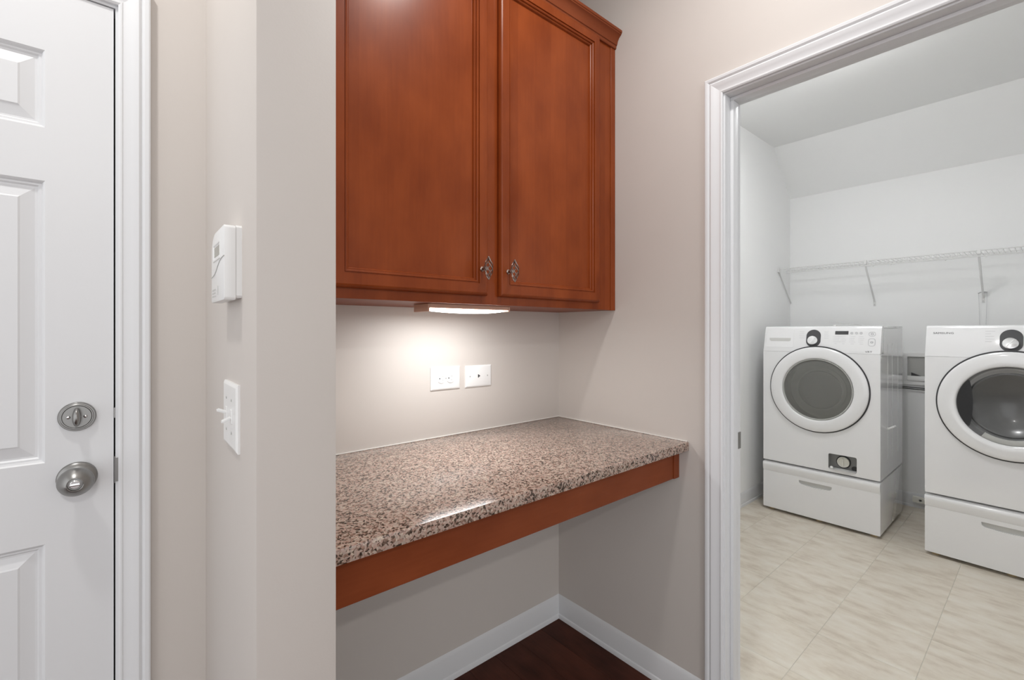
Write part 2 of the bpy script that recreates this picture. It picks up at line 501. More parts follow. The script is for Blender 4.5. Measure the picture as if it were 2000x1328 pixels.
MB().box(U0, U0 + 0.0015, 0.90, 0.957, D_ - 0.001, D_ + 0.022).build('strike_plate', 'satin_nickel', t1)
# panelled door: u = X, n = -Y
t2 = trim_root('trim_2', facing_y((0, YD, 0)))
DR, DL, DT = -0.0158, -0.930, 2.034       # leaf right, left, top
casing(t2, DL - 0.008, DR + 0.008, DT + 0.009)
MB().box(DR + 0.003, 0.003, 0, DT + 0.003, -0.118, 0).build('jamb_side', 'trim_paint', t2)
MB().box(DL - 0.022, DL - 0.003, 0, DT + 0.003, -0.118, 0).build('jamb_side', 'trim_paint', t2)
MB().box(DL - 0.022, 0.003, DT + 0.003, DT + 0.02, -0.118, 0).build('jamb_head', 'trim_paint', t2)
MB().box(DR - 0.010, DR + 0.003, 0, DT + 0.003, -0.075, -0.046).build('weather_strip', 'rubber', t2)
MB().box(DL, DR, DT - 0.012, DT + 0.003, -0.075, -0.046).build('weather_strip', 'rubber', t2)
MB().box(DR + 0.0012, DR + 0.0032, 0.965, 1.025, -0.034, 0.0015).box(DR + 0.003, DR + 0.011, 0.968, 1.022, -0.002, 0.0015, 0.0006, 1).build('strike_plate', 'satin_nickel', t2)
MB().box(DR + 0.0005, DR + 0.0030, 1.112, 1.135, -0.034, 0.0008).build('strike_plate', 'satin_nickel', t2)

d1 = trim_root('door_1', facing_y((0, YD, 0)))
rows = ((0.24, 0.859), (1.03, 1.624), (1.736, 1.899)); ST = 0.109
cw = (DR - DL - 3 * ST) / 2
cols = ((DL + ST, DL + ST + cw), (DR - ST - cw, DR - ST))
holes = [[(a, c), (b_, c), (b_, d), (a, d)] for a, b_ in cols for c, d in rows]
MB().plate([(DL, 0.008), (DR, 0.008), (DR, DT), (DL, DT)], holes, -0.044, -0.001).build('door_leaf', 'door_paint', d1)
PAN = [(0, -0.001), (0.003, -0.0035), (0.006, -0.0085), (0.0095, -0.0085), (0.0125, -0.0115), (0.016, -0.0115), (0.037, -0.0055), (0.040, -0.0035)]
for a, b_ in cols:
    for c, d in rows:
        MB().ring(a, b_, c, d, PAN, fill=True).build('door_panel', 'door_paint', d1, 12)
# deadbolt
DX = -0.0755
db = MB().lathe([(0.0, 0.0085), (0.023, 0.0085), (0.0245, 0.0095), (0.026, 0.0095), (0.0275, 0.008), (0.029, 0.008), (0.0308, 0.0055), (0.0312, 0.0), (0, 0)], (DX, 1.1226, -0.001), 56).build('deadbolt', 'satin_nickel', d1, 30)
tp = MB().lathe([(0, 0.0), (0.0045, 0.001), (0.0068, 0.006), (0.0068, 0.012), (0.0045, 0.021), (0, 0.0235)], (DX, 1.1226, 0.0075), 24, sx=1.05, sy=2.9)
tp.build('thumb_turn', 'satin_nickel', db, 60)
for sx_ in (-1, 1):
    MB().lathe([(0.0034, 0), (0.0034, 0.0012), (0.002, 0.0026), (0, 0.003)], (DX + sx_ * 0.0135, 1.1226, 0.0075), 16).build('screw', 'chrome', db, 50)
# knob
kz = 0.990
kb = MB().lathe([(0, 0), (0.0335, 0), (0.0335, 0.003), (0.031, 0.007), (0.022, 0.010), (0.015, 0.012), (0.0145, 0.021), (0.020, 0.027), (0.0285, 0.034), (0.0300, 0.040), (0.0285, 0.047), (0.0215, 0.058), (0.0150, 0.0645), (0.0135, 0.0655), (0.0122, 0.0645), (0.0115, 0.060), (0, 0.060)], (DX, kz, -0.001), 64).build('door_knob', 'satin_nickel', d1, 40)
MB().lathe([(0.0088, 0.057), (0.0088, 0.0635), (0.0075, 0.0648), (0, 0.0648)], (DX, kz, 0), 28).box(DX - 0.0082, DX + 0.0082, kz - 0.0018, kz + 0.0018, 0.060, 0.0685, 0.0008).build('turn_button', 'chrome', kb, 40)

# ------------------------------------------------------------------ upper cabinet (u = X, v = Z, n = YB - y)
uc = thing('upper_cabinet', 'cherry-stained wooden wall cabinet with two panelled doors and crown moulding above the desk', 'cabinet', facing_y((0, YB, 0)))
CZ0, CZ1, CD = 1.390, 2.463, 0.314
MB().box(PX1 + 0.001, XR - 0.001, CZ0, CZ1, 0, CD - 0.019).build('carcass', 'cherry_plain', uc)
dl0, dl1, dr0, dr1, dz0, dz1 = 0.381, 0.867, 0.914, 1.411, 1.417, 2.447
FF = 0.019
def fbox(name, a, b_, c, d, n1=CD): MB().box(a, b_, c, d, CD - FF, n1, 0.0008, 1).build(name, 'cherry_wood', uc)
fbox('face_stile', PX1 + 0.001, dl0 + 0.018, CZ0, CZ1)
fbox('face_stile', dl1 - 0.015, dr0 + 0.015, CZ0, CZ1)
fbox('face_stile', dr1 - 0.018, 1.4945, CZ0, CZ1)
fbox('filler_strip', 1.4952, XR - 0.001, CZ0 - 0.0005, CZ1, CD + 0.003)
for a, b_ in ((dl0 + 0.018, dl1 - 0.015), (dr0 + 0.015, dr1 - 0.018)):
    fbox('face_rail', a, b_, CZ0, CZ0 + 0.045)
    fbox('face_rail', a, b_, CZ1 - 0.045, CZ1)
DP = [(0, 0), (0, 0.009), (0.0015, 0.013), (0.0045, 0.0175), (0.0085, 0.0195), (0.0360, 0.0195), (0.0364, 0.0155), (0.0390, 0.0155), (0.0400, 0.0172), (0.0425, 0.0176), (0.0450, 0.0155), (0.0455, 0.0115), (0.0490, 0.0112), (0.0510, 0.0090), (0.053, 0.0035)]
def bird_cage(parent, u, v, n):
    kn = MB().lathe([(0.0075, 0), (0.0075, 0.002), (0.0042, 0.004), (0.0040, 0.020), (0.006, 0.024), (0, 0.025)], (u, v, n), 20).build('knob', 'antique_pewter', parent, 40)
    mb = MB()
    H = 0.033
    for k in range(5):
        pts = []
        for i in range(25):
            t = -1 + 2 * i / 24
            r = 0.0135 * (1 - abs(t) ** 1.6) + 0.0012
            a = 2 * math.pi * k / 5 + t * math.pi * 0.62
            pts.append((u + r * math.cos(a), v + t * H, n + 0.033 + 0.8 * r * math.sin(a)))
        mb.tube(pts, 0.0017, 6)
    for s_ in (-1, 1):
        mb.lathe([(0, -0.003), (0.0025, -0.002), (0.003, 0), (0.0025, 0.002), (0, 0.003)], (u, v + s_ * H, n + 0.033), 10)
    mb.build('twisted_cage', 'antique_pewter', kn, 60)
for a, b_, ku in ((dl0, dl1, dl1 - 0.027), (dr0, dr1, dr0 + 0.030)):
    mb = MB().ring(a, b_, dz0, dz1, [(d, CD + 0.0003 + h) for d, h in DP])
    dr = mb.build('door', 'cherry_wood', uc, 20)
    MB().box(a + 0.0525, b_ - 0.0525, dz0 + 0.0525, dz1 - 0.0525, CD + 0.0008, CD + 0.0040).build('panel', 'cherry_wood', dr)
    bird_cage(dr, ku, 1.497, CD + 0.0198)
CR = [(0, 2.446), (0.007, 2.446), (0.009, 2.449), (0.009, 2.456), (0.0105, 2.459), (0.0125, 2.459), (0.0135, 2.462), (0.016, 2.472), (0.022, 2.483), (0.030, 2.4905), (0.0335, 2.4925), (0.0335, 2.496), (0.0365, 2.498), (0.0375, 2.503), (0.0365, 2.508), (0, 2.508)]
MB().leg([(CD + d, h) for d, h in CR], lambda d, h: ((PX1 + 0.001, h, d), (XR - 0.001, h, d))).build('crown_moulding', 'cherry_plain', uc, 25)
MB().box(PX1 + 0.001, XR - 0.001, 2.4635, 2.508, CD - 0.019, CD - 0.0005).build('crown_backer', 'cherry_plain', uc)

# under-cabinet lamp
ul = thing('under_cabinet_lamp', 'slim lit strip lamp with almond housing coloured by painted wood reflection fixed under the upper cabinet', 'lamp', facing_y((0, YB, 0)))
lz1 = CZ0 - 0.0006; u0, u1 = 0.693, 1.012
MB().prism([(lz1, 0.262), (lz1, 0.175), (lz1 - 0.012, 0.175), (lz1 - 0.013, 0.178), (lz1 - 0.013, 0.259), (lz1 - 0.012, 0.262)], u0 + 0.006, u1 - 0.006, axis=0).build('housing', 'almond_wood_reflection', ul)
for a, b_, hh in ((u0, u0 + 0.0058, 0.0235), (u1 - 0.0058, u1, 0.017)):
    MB().box(a, b_, lz1 - hh, lz1, 0.175, 0.2625, 0.0012).build('end_cap', 'almond_wood_reflection', ul)
lens = MB()
NP = 24
t = bmesh.new(); rows_ = []
for i in range(NP + 1):
    f = i / NP; u = u0 + 0.0065 + (u1 - u0 - 0.013) * f
    dep = 0.003 + 0.009 * math.sin(math.pi * min(1, f * 1.0)) ** 0.6
    rows_.append([t.verts.new((u, lz1 - 0.0132 - dep * math.sin(math.pi * j / 8) ** 0.7, 0.177 + 0.083 * j / 8)) for j in range(9)])
for A, B in zip(rows_, rows_[1:]):
    for j in range(8): t.faces.new((A[j], A[j + 1], B[j + 1], B[j]))
bmesh.ops.recalc_face_normals(t, faces=t.faces)
lens.add(t).build('lens', 'task_lens', ul, 60)
ld = bpy.data.lights.new('lamp_light', 'AREA'); ld.shape = 'RECTANGLE'; ld.size = 0.31; ld.size_y = 0.05; ld.energy = TASK_W; ld.color = (0.97, 0.99, 1.0)
lo = bpy.data.objects.new('lamp_light', ld); COL.objects.link(lo); lo.location = ((u0 + u1) / 2, YB - 0.219, lz1 - 0.027)
lo.parent = ul; lo.matrix_parent_inverse = ul.matrix_world.inverted()

# ------------------------------------------------------------------ countertop and apron
ct = thing('countertop', 'speckled brown granite countertop with a dark-flecked front edge filling the alcove', 'countertop', facing_y((0, YB, 0)))
MB().box(PX1 + 0.001, XR - 0.001, 0.885, 0.915, 0.001, YB - 0.832, 0.0025).build('slab', 'granite', ct)
MB().box(PX1 + 0.001, XR - 0.001, 0.915, 0.9185, 0.0, 0.0045, 0.0012).box(XR - 0.0055, XR - 0.0005, 0.915, 0.9185, 0.004, YB - 0.838, 0.0012).build('caulk_bead', 'caulk', ct)
ap = thing('desk_apron', 'cherry-stained wooden apron board under the front of the countertop', 'board', facing_y((0, YB, 0)))
an = YB - 0.873
MB().box(PX1 + 0.001, 1.489, 0.782, 0.8845, an - 0.02, an, 0.001, 1).build('board', 'cherry_plain', ap)
MB().box(1.4895, XR - 0.001, 0.782, 0.8845, an - 0.02, an + 0.004, 0.001, 1).build('filler_strip', 'cherry_plain', ap)

# ------------------------------------------------------------------ wall plates
def wall_plate(name, label, cat, M, w_, h_, th=0.006):
    t = thing(name, label, cat, M)
    mb = MB()
    mb.ring(-w_ / 2, w_ / 2, -h_ / 2, h_ / 2, [(0, 0), (0, th * 0.55), (0.0025, th * 0.8), (0.006, th)], fill=True)
    mb.build('plate', 'white_plastic', t, 20)
    return t
o1 = wall_plate('power_outlet', 'white duplex power outlet plate mounted sideways above the counter', 'outlet', facing_y((0.9165, YB, 1.131)), 0.126, 0.084)
for s_ in (-1, 1):
    rc = MB().plate([(x_, y_) for x_, y_ in [(s_ * 0.0195 + max(-0.0145, min(0.0145, 0.0175 * math.cos(a))), 0.0175 * math.sin(a)) for a in [2 * math.pi * i / 40 for i in range(40)]]], [], 0.005, 0.0082).build('receptacle', 'white_plastic', o1, 30)
    MB().box(s_ * 0.0195 + 0.0005, s_ * 0.0195 + 0.008, 0.0055, 0.0075, 0.008, 0.0084).box(s_ * 0.0195 + 0.0005, s_ * 0.0195 + 0.007, -0.0075, -0.0055, 0.008, 0.0084).build('slot', 'grey_plastic', rc)
    MB().lathe([(0.0026, 0), (0.0026, 0.0004), (0, 0.0004)], (s_ * 0.0195 - 0.0085, 0, 0.008), 16).build('ground_hole', 'dark_plastic', rc)
MB().lathe([(0.0028, 0), (0.0028, 0.001), (0, 0.0016)], (0, 0, 0.006), 16).build('screw', 'grey_plastic', o1)
o2 = wall_plate('phone_plate', 'white blank-faced phone jack plate beside the power outlet', 'wall plate', facing_y((1.0675, YB, 1.130)), 0.125, 0.084)
MB().box(-0.0045, 0.0005, -0.006, 0.006, 0.0058, 0.0064).box(0.0004, 0.0055, -0.0025, 0.0025, 0.0058, 0.0064).build('jack', 'dark_plastic', o2)
for s_ in (-1, 1): MB().lathe([(0.0026, 0), (0.0026, 0.001), (0, 0.0014)], (s_ * 0.042, 0, 0.006), 16).build('screw', 'grey_plastic', o2)

sw = wall_plate('light_switch', 'white double toggle light switch plate on the partition wall below the alarm keypad', 'light switch', facing_x((PX0, 0.998, 1.151)), 0.136, 0.122, 0.0065)
for k, tilt in ((-0.030, 1), (0.023, -1)):
    MB().box(k - 0.006, k + 0.006, -0.013, 0.013, 0.006, 0.0078, 0.0008, 1).build('toggle_frame', 'white_plastic', sw)
    t = bmesh.new(); bmesh.ops.create_cube(t, size=1); bmesh.ops.scale(t, vec=(0.0062, 0.0062, 0.018), verts=t.verts)
    bmesh.ops.bevel(t, geom=list(t.edges), offset=0.0016, segments=2, affect='EDGES')
    MB().add(t, Matrix.Translation((k, 0.0045 * tilt, 0.0145)) @ Matrix.Rotation(R(-24 * tilt), 4, 'X')).build('toggle', 'white_plastic', sw)
    for s_ in (-1, 1): MB().lathe([(0.0026, 0), (0.0026, 0.0008), (0, 0.0012)], (k, s_ * 0.030, 0.0065), 14).build('screw', 'grey_plastic', sw)

kp = thing('alarm_keypad', 'white alarm keypad with small grey display screwed to the partition wall', 'keypad', facing_x((PX0, 0.985, 1.362)))
W2, HK = 0.072, 0.129
outl = [(-W2, 0.004), (-W2 + 0.003, 0), (W2 - 0.003, 0), (W2, 0.004), (W2, HK - 0.004), (W2 - 0.004, HK)] + [(-W2 + 0.045 - 0.045 * math.sin(R(a)), HK - 0.036 + 0.036 * math.cos(R(a))) for a in range(0, 91, 15)]
MB().prism([(p[0] * 0.985, 0.004 + p[1] * 0.975) for p in outl], 0.0, 0.009, axis=2).build('back_plate', 'white_plastic', kp)
MB().prism(outl, 0.0092, 0.027, axis=2, bev=0.0018).build('body', 'white_plastic', kp)
sc = MB().ring(-0.045, 0.035, 0.075, 0.109, [(0, 0.0271), (0.001, 0.0283), (0.004, 0.0283), (0.006, 0.0268)], fill=True).build('screen_bezel', 'white_plastic', kp, 20)
MB().box(-0.036, 0.026, 0.083, 0.101, 0.0262, 0.0273).build('screen', 'lcd', sc)
seam = [(-W2 + 2 * W2 * i / 16, 0.062 + 0.014 * math.tanh((i - 8) / 4.0), 0.0272) for i in range(17)]
MB().tube(seam, 0.0009, 6).build('flap_seam', 'pocket_plastic', kp)
for i in range(3): MB().box(-0.060, -0.020, 0.010 + i * 0.006, 0.0125 + i * 0.006, 0.0268, 0.0275).build('vent_rib', 'pocket_plastic', kp)
MB().box(0.005, 0.010, 0.012, 0.028, 0.0268, 0.0275).build('vent_rib', 'pocket_plastic', kp)

# ------------------------------------------------------------------ laundry machines
def font_mesh(txt, size, th):
    cu = bpy.data.curves.new('txt', 'FONT'); cu.body = txt; cu.size = size; cu.align_x = 'CENTER'; cu.align_y = 'CENTER'; cu.resolution_u = 2
    cu.extrude = th / 2
    ob = bpy.data.objects.new('txt', cu); COL.objects.link(ob)
    dg = bpy.context.evaluated_depsgraph_get(); dg.update()
    me = bpy.data.meshes.new_from_object(ob.evaluated_get(dg))
    t = bmesh.new(); t.from_mesh(me)
    bpy.data.objects.remove(ob); bpy.data.curves.remove(cu); bpy.data.meshes.remove(me)
    return t
HW, DEP, FX0 = 0.343, 0.64, 0.066
WB, WC, WT = 0.364, 1.158, 1.337        # machine bottom, console seam, top
SL = math.atan2(0.042, WT - 0.014 - WC)  # console leans back
def con(u, s, off=0.0):
    """matrix of a point on the leaning console face: s metres up the slope from the seam"""
    return Matrix.Translation((u, WC, 0)) @ Matrix.Rotation(-SL, 4, 'X') @ Matrix.Translation((0, s, off))

def pedestal(M, label):
    r = thing('laundry_pedestal', label, 'pedestal', M, 'drawer pedestals under the laundry machines')
    MB().box(-HW, HW, 0.022, 0.352, -DEP, -0.012, 0.004).build('body', 'white_enamel', r)
    hc = -0.012
    # smile-shaped pull
    hole = [(hc + 0.098, 0.262), (hc + 0.096, 0.246), (hc + 0.086, 0.236)] + [(hc + 0.086 - 0.172 * i / 8, 0.236 - 0.006 * math.sin(math.pi * i / 8)) for i in range(1, 8)] + [(hc - 0.086, 0.236), (hc - 0.096, 0.246), (hc - 0.098, 0.262)]
    dr = MB().plate(rrect(-HW, HW, 0.020, 0.285, 0.006), [hole], -0.011, 0.0).build('drawer', 'white_enamel', r, 25)
    MB().prism([(0.2855, -0.011), (0.2855, 0.0), (0.300, 0.004), (0.325, 0.0095), (0.338, 0.009), (0.3465, 0.004), (0.349, -0.004), (0.349, -0.011)], -HW, HW, axis=0).build('drawer_lip', 'white_enamel', dr, 40)
    MB().box(hc - 0.1, hc + 0.1, 0.226, 0.264, -0.0118, -0.0112).build('pull_recess', 'pocket_plastic', dr)
    for fx in (-0.30, 0.0, 0.30):
        MB().lathe([(0.020, 0), (0.020, 0.008), (0.012, 0.010), (0.012, 0.0225)], (0, 0, 0), 20, M=Matrix.Translation((fx, 0, -0.05)) @ Matrix.Rotation(R(-90), 4, 'X')).build('foot', 'amber_foot', r)
    for fx in (-0.30, 0.30):
        MB().lathe([(0.020, 0), (0.020, 0.008), (0.012, 0.010), (0.012, 0.0225)], (0, 0, 0), 20, M=Matrix.Translation((fx, 0, -DEP + 0.06)) @ Matrix.Rotation(R(-90), 4, 'X')).build('foot', 'amber_foot', r)
    return r

def machine(M, label, name, dryer):
    r = thing(name, label, 'dryer' if dryer else 'washer', M)
    ZC = 0.907; RO = 0.288; RG = 0.210
    # shell: sides, back, top and bottom
    mb = MB()
    sp = [(WB, -DEP), (WT - 0.016, -DEP), (WT - 0.016, -0.0848), (WC, -0.0848), (WC, -0.022), (WB, -0.022)]
    mb.prism(sp, -HW, -HW + 0.004, axis=0); mb.prism(sp, HW - 0.004, HW, axis=0)
    mb.box(-HW + 0.004, HW - 0.004, WB, WB + 0.004, -DEP, -0.022); mb.box(-HW + 0.004, HW - 0.004, WB, WT - 0.02, -DEP, -DEP + 0.004)
    mb.build('cabinet', 'white_enamel', r)
    MB().box(-HW - 0.001, HW + 0.001, WT - 0.0155, WT, -DEP, -0.085, 0.004).build('lid', 'white_enamel', r)
    # front panel
    hl = [circle(0, ZC, 0.235, 64)]
    if not dryer: hl.append(rrect(FX0, FX0 + 0.156, 0.384, 0.486, 0.010))
    MB().plate(rrect(-HW, HW, WB, WC - 0.0008, 0.004, 3), hl, -0.0215, 0.0).build('front_panel', 'white_enamel', r, 25)
    # side panel relief
    mb = MB()
    for y_ in (-0.20, -0.33, -0.50): mb.box(HW - 0.001, HW + 0.0012, 0.47, 1.22, y_ - 0.004, y_ + 0.004, 0.0008, 1)
    mb.build('side_rib', 'white_enamel', r)
    # console, a prism that leans back
    top_n = -0.042
    MB().prism([(WC, 0.0), (WC + (WT - 0.014 - WC), top_n), (WT - 0.005, top_n - 0.005), (WT - 0.0005, top_n - 0.016), (WT - 0.0005, -0.0845), (WC, -0.0845)], -HW, HW, axis=0, bev=0.0015).build('console', 'white_enamel', r, 40)
    # door: gap ring, white ring, window
    MB().lathe([(RO - 0.004, -0.002), (RO - 0.004, 0.0035), (RO + 0.0005, 0.0045), (RO + 0.0068, 0.0035), (RO + 0.0072, -0.002)], (0, ZC, 0), 96).build('door_gasket', 'dark_plastic', r, 40)
    dr = MB().lathe([(RO - 0.0005, 0.002), (RO - 0.0005, 0.012), (RO - 0.003, 0.0175), (RO - 0.009, 0.0205), (RO - 0.030, 0.0235), (RO - 0.052, 0.0245), (RG + 0.008, 0.0235), (RG + 0.0030, 0.0220), (RG, 0.019), (RG - 0.003, 0.010), (RG - 0.003, 0.002)], (0, ZC, 0), 96, close=True).build('door', 'white_enamel', r, 50)
    if dryer:
        MB().lathe([(RG - 0.0028, 0.013), (RG - 0.012, 0.010), (0.186, -0.012), (0.174, -0.022)], (0, ZC, 0), 72).build('window_bezel', 'dryer_glass', dr, 60)
        MB().lathe([(0.215, -0.012), (0.205, -0.03), (0.174, -0.0235), (0.168, -0.019), (0.160, -0.022), (0.14, -0.040), (0.10, -0.062), (0.05, -0.073), (0, -0.076)], (0, ZC, 0), 72).build('window_dish', 'smoked_dish', dr, 60)
        # crescent finger grip at the left rim
        t = bmesh.new(); A = []; B = []
        for i in range(17):
            a = R(180 - 38 + 76 * i / 16)
            A.append((0.2045 * math.cos(a), ZC + 0.2045 * math.sin(a)))
            b_ = -1 + 2 * i / 16
            B.append((0.2045 * math.cos(R(142)) + 0.006 - 0.0 + 0.012 * (1 - b_ * b_), ZC - 0.2045 * math.sin(R(38)) * b_ * -1 * -1))
        pts = A + [(q[0], q[1]) for q in B[::-1]][1:-1]
        vs = [t.verts.new((p[0], p[1], 0.0135)) for p in A]; vb = [t.verts.new((-0.158 + 0.004 + 0.013 * (1 - (-1 + 2 * i / 16) ** 2), A[i][1], 0.012)) for i in range(17)]
        for i in range(16): t.faces.new((vs[i], vs[i + 1], vb[i + 1], vb[i]))
        bmesh.ops.solidify(t, geom=list(t.faces), thickness=0.002)
        bmesh.ops.recalc_face_normals(t, faces=t.faces)
        MB().add(t).build('finger_grip', 'charcoal_plastic', dr, 40)
        mb = MB()
        pr = []
        t = bmesh.new(); rings = []
        for i in range(21):
            a = R(238 + 64 * i / 20)
            rings.append([t.verts.new((rr * math.cos(a), ZC + rr * math.sin(a), hh)) for rr, hh in ((0.206, 0.014), (0.192, 0.016), (0.180, 0.010), (0.180, -0.004), (0.206, -0.004))])
        for A_, B_ in zip(rings, rings[1:]):
            for k in range(5): t.faces.new((A_[k], A_[(k + 1) % 5], B_[(k + 1) % 5], B_[k]))
        t.faces.new(rings[0]); t.faces.new(rings[-1][::-1])
        bmesh.ops.recalc_face_normals(t, faces=t.faces)
        mb.add(t).build('door_catch', 'grey_plastic', dr, 40)
    else:
        MB().lathe([(RG - 0.003, 0.017), (RG - 0.006, 0.019), (RG - 0.010, 0.017), (RG - 0.012, 0.008), (RG - 0.003, 0.006)], (0, ZC, 0), 72, close=True).build('window_bezel', 'grey_plastic', dr, 40)
        MB().lathe([(RG - 0.009, 0.012), (0.17, 0.017), (0.10, 0.021), (0, 0.023)], (0, ZC, 0), 72).build('window_glass', 'washer_glass', dr, 60)
        MB().lathe([(RG - 0.014, 0.005), (0.180, -0.012), (0.165, -0.030), (0.150, -0.085), (0.135, -0.112), (0.10, -0.125), (0, -0.132)], (0, ZC - 0.008, 0), 72).build('glass_bowl', 'washer_glass', dr, 60)
        MB().lathe([(0.234, -0.005), (0.215, -0.015), (0.195, -0.035), (0.200, -0.060), (0.185, -0.075), (0.19, -0.10), (0.235, -0.11)], (0, ZC, 0), 72).build('door_boot', 'grey_plastic', r, 60)
        dm = MB().lathe([(0.19, -0.105), (0.255, -0.12), (0.262, -0.40), (0.24, -0.43), (0, -0.44)], (0, ZC, 0), 64).build('drum', 'drum_steel', r, 40)
        for k in range(3):
            a = R(90 + 35 + 120 * k)
            c_, s_ = math.cos(a), math.sin(a)
            Mx = Matrix(((c_, -s_, 0, 0), (s_, c_, 0, ZC), (0, 0, 1, 0), (0, 0, 0, 1)))
            t = bmesh.new()
            A = [t.verts.new(p) for p in ((0.255, -0.035, -0.13), (0.255, 0.035, -0.13), (0.255, 0.035, -0.42), (0.255, -0.035, -0.42), (0.205, -0.008, -0.15), (0.205, 0.008, -0.15), (0.205, 0.008, -0.40), (0.205, -0.008, -0.40))]
            for f in ((0, 1, 5, 4), (1, 2, 6, 5), (2, 3, 7, 6), (3, 0, 4, 7), (4, 5, 6, 7)): t.faces.new([A[i] for i in f])
            MB().add(t, Mx).build('drum_paddle', 'pocket_plastic', dm)
        # debris filter in its open bay
        by = MB()
        x0, x1, y0, y1 = FX0, FX0 + 0.156, 0.384, 0.486
        by.box(x0 - 0.004, x0 + 0.0003, y0 - 0.003, y1 + 0.003, -0.046, -0.0005); by.box(x1 - 0.0003, x1 + 0.004, y0 - 0.003, y1 + 0.003, -0.046, -0.0005)
        by.box(x0, x1, y1 - 0.0003, y1 + 0.004, -0.046, -0.0005); by.box(x0, x1, y0 - 0.004, y0 + 0.0003, -0.046, -0.0005); by.box(x0, x1, y0, y1, -0.050, -0.046)
        fb = by.build('filter_bay', 'bay_plastic', r)
        MB().lathe([(0.040, -0.046), (0.040, -0.038), (0.037, -0.036), (0.036, -0.044)], (FX0 + 0.075, 0.435, 0), 40).build('filter_collar', 'dark_plastic', fb, 40)
        MB().lathe([(0.0345, -0.046), (0.0345, -0.030), (0.031, -0.0275), (0.026, -0.0275), (0.0245, -0.031), (0, -0.031)], (FX0 + 0.075, 0.435, 0), 40).box(FX0 + 0.071, FX0 + 0.079, 0.412, 0.459, -0.031, -0.019, 0.002).build('filter_cap', 'almond_plastic', fb, 40)
        MB().box(FX0 + 0.069, FX0 + 0.083, 0.476, 0.486, -0.0455, -0.040).build('latch_slot', 'dark_plastic', fb)
        MB().lathe([(0.016, -0.046), (0.016, -0.038), (0, -0.037)], (FX0 + 0.135, 0.402, 0), 24).build('drain_cap', 'dark_plastic', fb, 40)
        fl = []
        t = bmesh.new(); ra = []
        for i in range(13):
            f = i / 12; u = FX0 + 0.005 + 0.145 * f
            arc = 0.010 * math.sin(math.pi * f)
            ra.append([t.verts.new((u, 0.386 + 0.004, -0.040)), t.verts.new((u, 0.3865 + arc * 0.6, -0.012)), t.verts.new((u, 0.3855, 0.004 + arc))])
        for A, B in zip(ra, ra[1:]):
            for j in range(2): t.faces.new((A[j], A[j + 1], B[j + 1], B[j]))
        bmesh.ops.solidify(t, geom=list(t.faces), thickness=0.002)
        bmesh.ops.recalc_face_normals(t, faces=t.faces)
        MB().add(t).build('filter_flap', 'white_plastic', fb, 50)
        MB().lathe([(0, -0.010), (0.007, -0.008), (0.0095, 0), (0.007, 0.008), (0, 0.010)], (FX0 + 0.017, 0.394, -0.004), 20).build('hinge_cap', 'white_plastic', fb, 60)
        # side clip
        MB().box(HW, HW + 0.010, 0.665, 0.678, -0.185, -0.168, 0.003).tube([(HW + 0.008, 0.671, -0.176), (HW + 0.030, 0.684, -0.190), (HW + 0.036, 0.688, -0.215)], [0.006, 0.008, 0.005], 10).build('hose_clip', 'white_plastic', r, 40)
    # console face
    CS = WT - 0.014 - WC
    def on(name, m, u, s, shape, parent=r, off=0.0004):
        return shape.build(name, m, parent, 40)
    lg = MB().add(font_mesh('SAMSUNG', 0.0155, 0.0006), con(-0.268, 0.138, 0.0004) @ Matrix.Diagonal((1.25, 1, 1, 1)))
    lg.build('logo', 'print_dark', r)
    du = 0.0 if dryer else -0.028
    dial_s = 0.098
    pts = [(du - 0.043 * math.cos(a), dial_s + (0.018 if math.sin(a) > 0 else -0.018) + 0.043 * math.sin(a)) for a in [2 * math.pi * (i + 0.5) / 40 for i in range(40)]]
    dp = MB().plate(pts, [], -0.004, 0.0022, con(0, 0)).build('dial_plate', 'charcoal_plastic', r, 30)
    dk = MB().lathe([(0.031, 0.002), (0.031, 0.016), (0.029, 0.019), (0.026, 0.0195), (0, 0.0205)], (0, 0, 0), 40, M=con(du - 0.002, dial_s - 0.017)).build('dial', 'chrome', dp, 40)
    t = bmesh.new(); bmesh.ops.create_cube(t, size=1); bmesh.ops.scale(t, vec=(0.004, 0.050, 0.004), verts=t.verts)
    MB().add(t, con(du - 0.002, dial_s - 0.017, 0.0215) @ Matrix.Rotation(R(-35), 4, 'Z')).build('dial_grip', 'chrome', dk)
    mb = MB()
    def bar(u, s, w_, h_=0.0022):
        t = bmesh.new(); bmesh.ops.create_cube(t, size=1); bmesh.ops.scale(t, vec=(w_, h_, 0.0005), verts=t.verts); mb.add(t, con(u + w_ / 2, s, 0.0003))
    if dryer:
        for i, wl in enumerate((0.038, 0.022, 0.034, 0.036, 0.026)): bar(du - 0.098, 0.150 - i * 0.0145, wl)
        for i, wl in enumerate((0.030, 0.036, 0.024, 0.032, 0.028)): bar(du + 0.058, 0.150 - i * 0.0145, wl)
    else:
        for i, wl in enumerate((0.030, 0.030, 0.034, 0.034)):
            bar(du - 0.088, 0.144 - i * 0.0145, wl); bar(du + 0.062, 0.144 - i * 0.0145, wl * 0.8)
        for i in range(4):
            for k, wl in ((0.093, 0.036), (0.136, 0.024), (0.183, 0.026), (0.232, 0.024)): bar(k, 0.113 - i * 0.012, wl * (1 - 0.25 * ((i + int(k * 100)) % 3) / 2)); bar(k - 0.006, 0.113 - i * 0.012, 0.003, 0.003)
        for k, wl in ((0.097, 0.012), (0.140, 0.012), (0.186, 0.016), (0.234, 0.018)): bar(k, 0.064, wl)
        bar(0.180, 0.010, 0.080, 0.001)
    tag(mb.build('cycle_markings', 'print_light', r), kind='stuff')
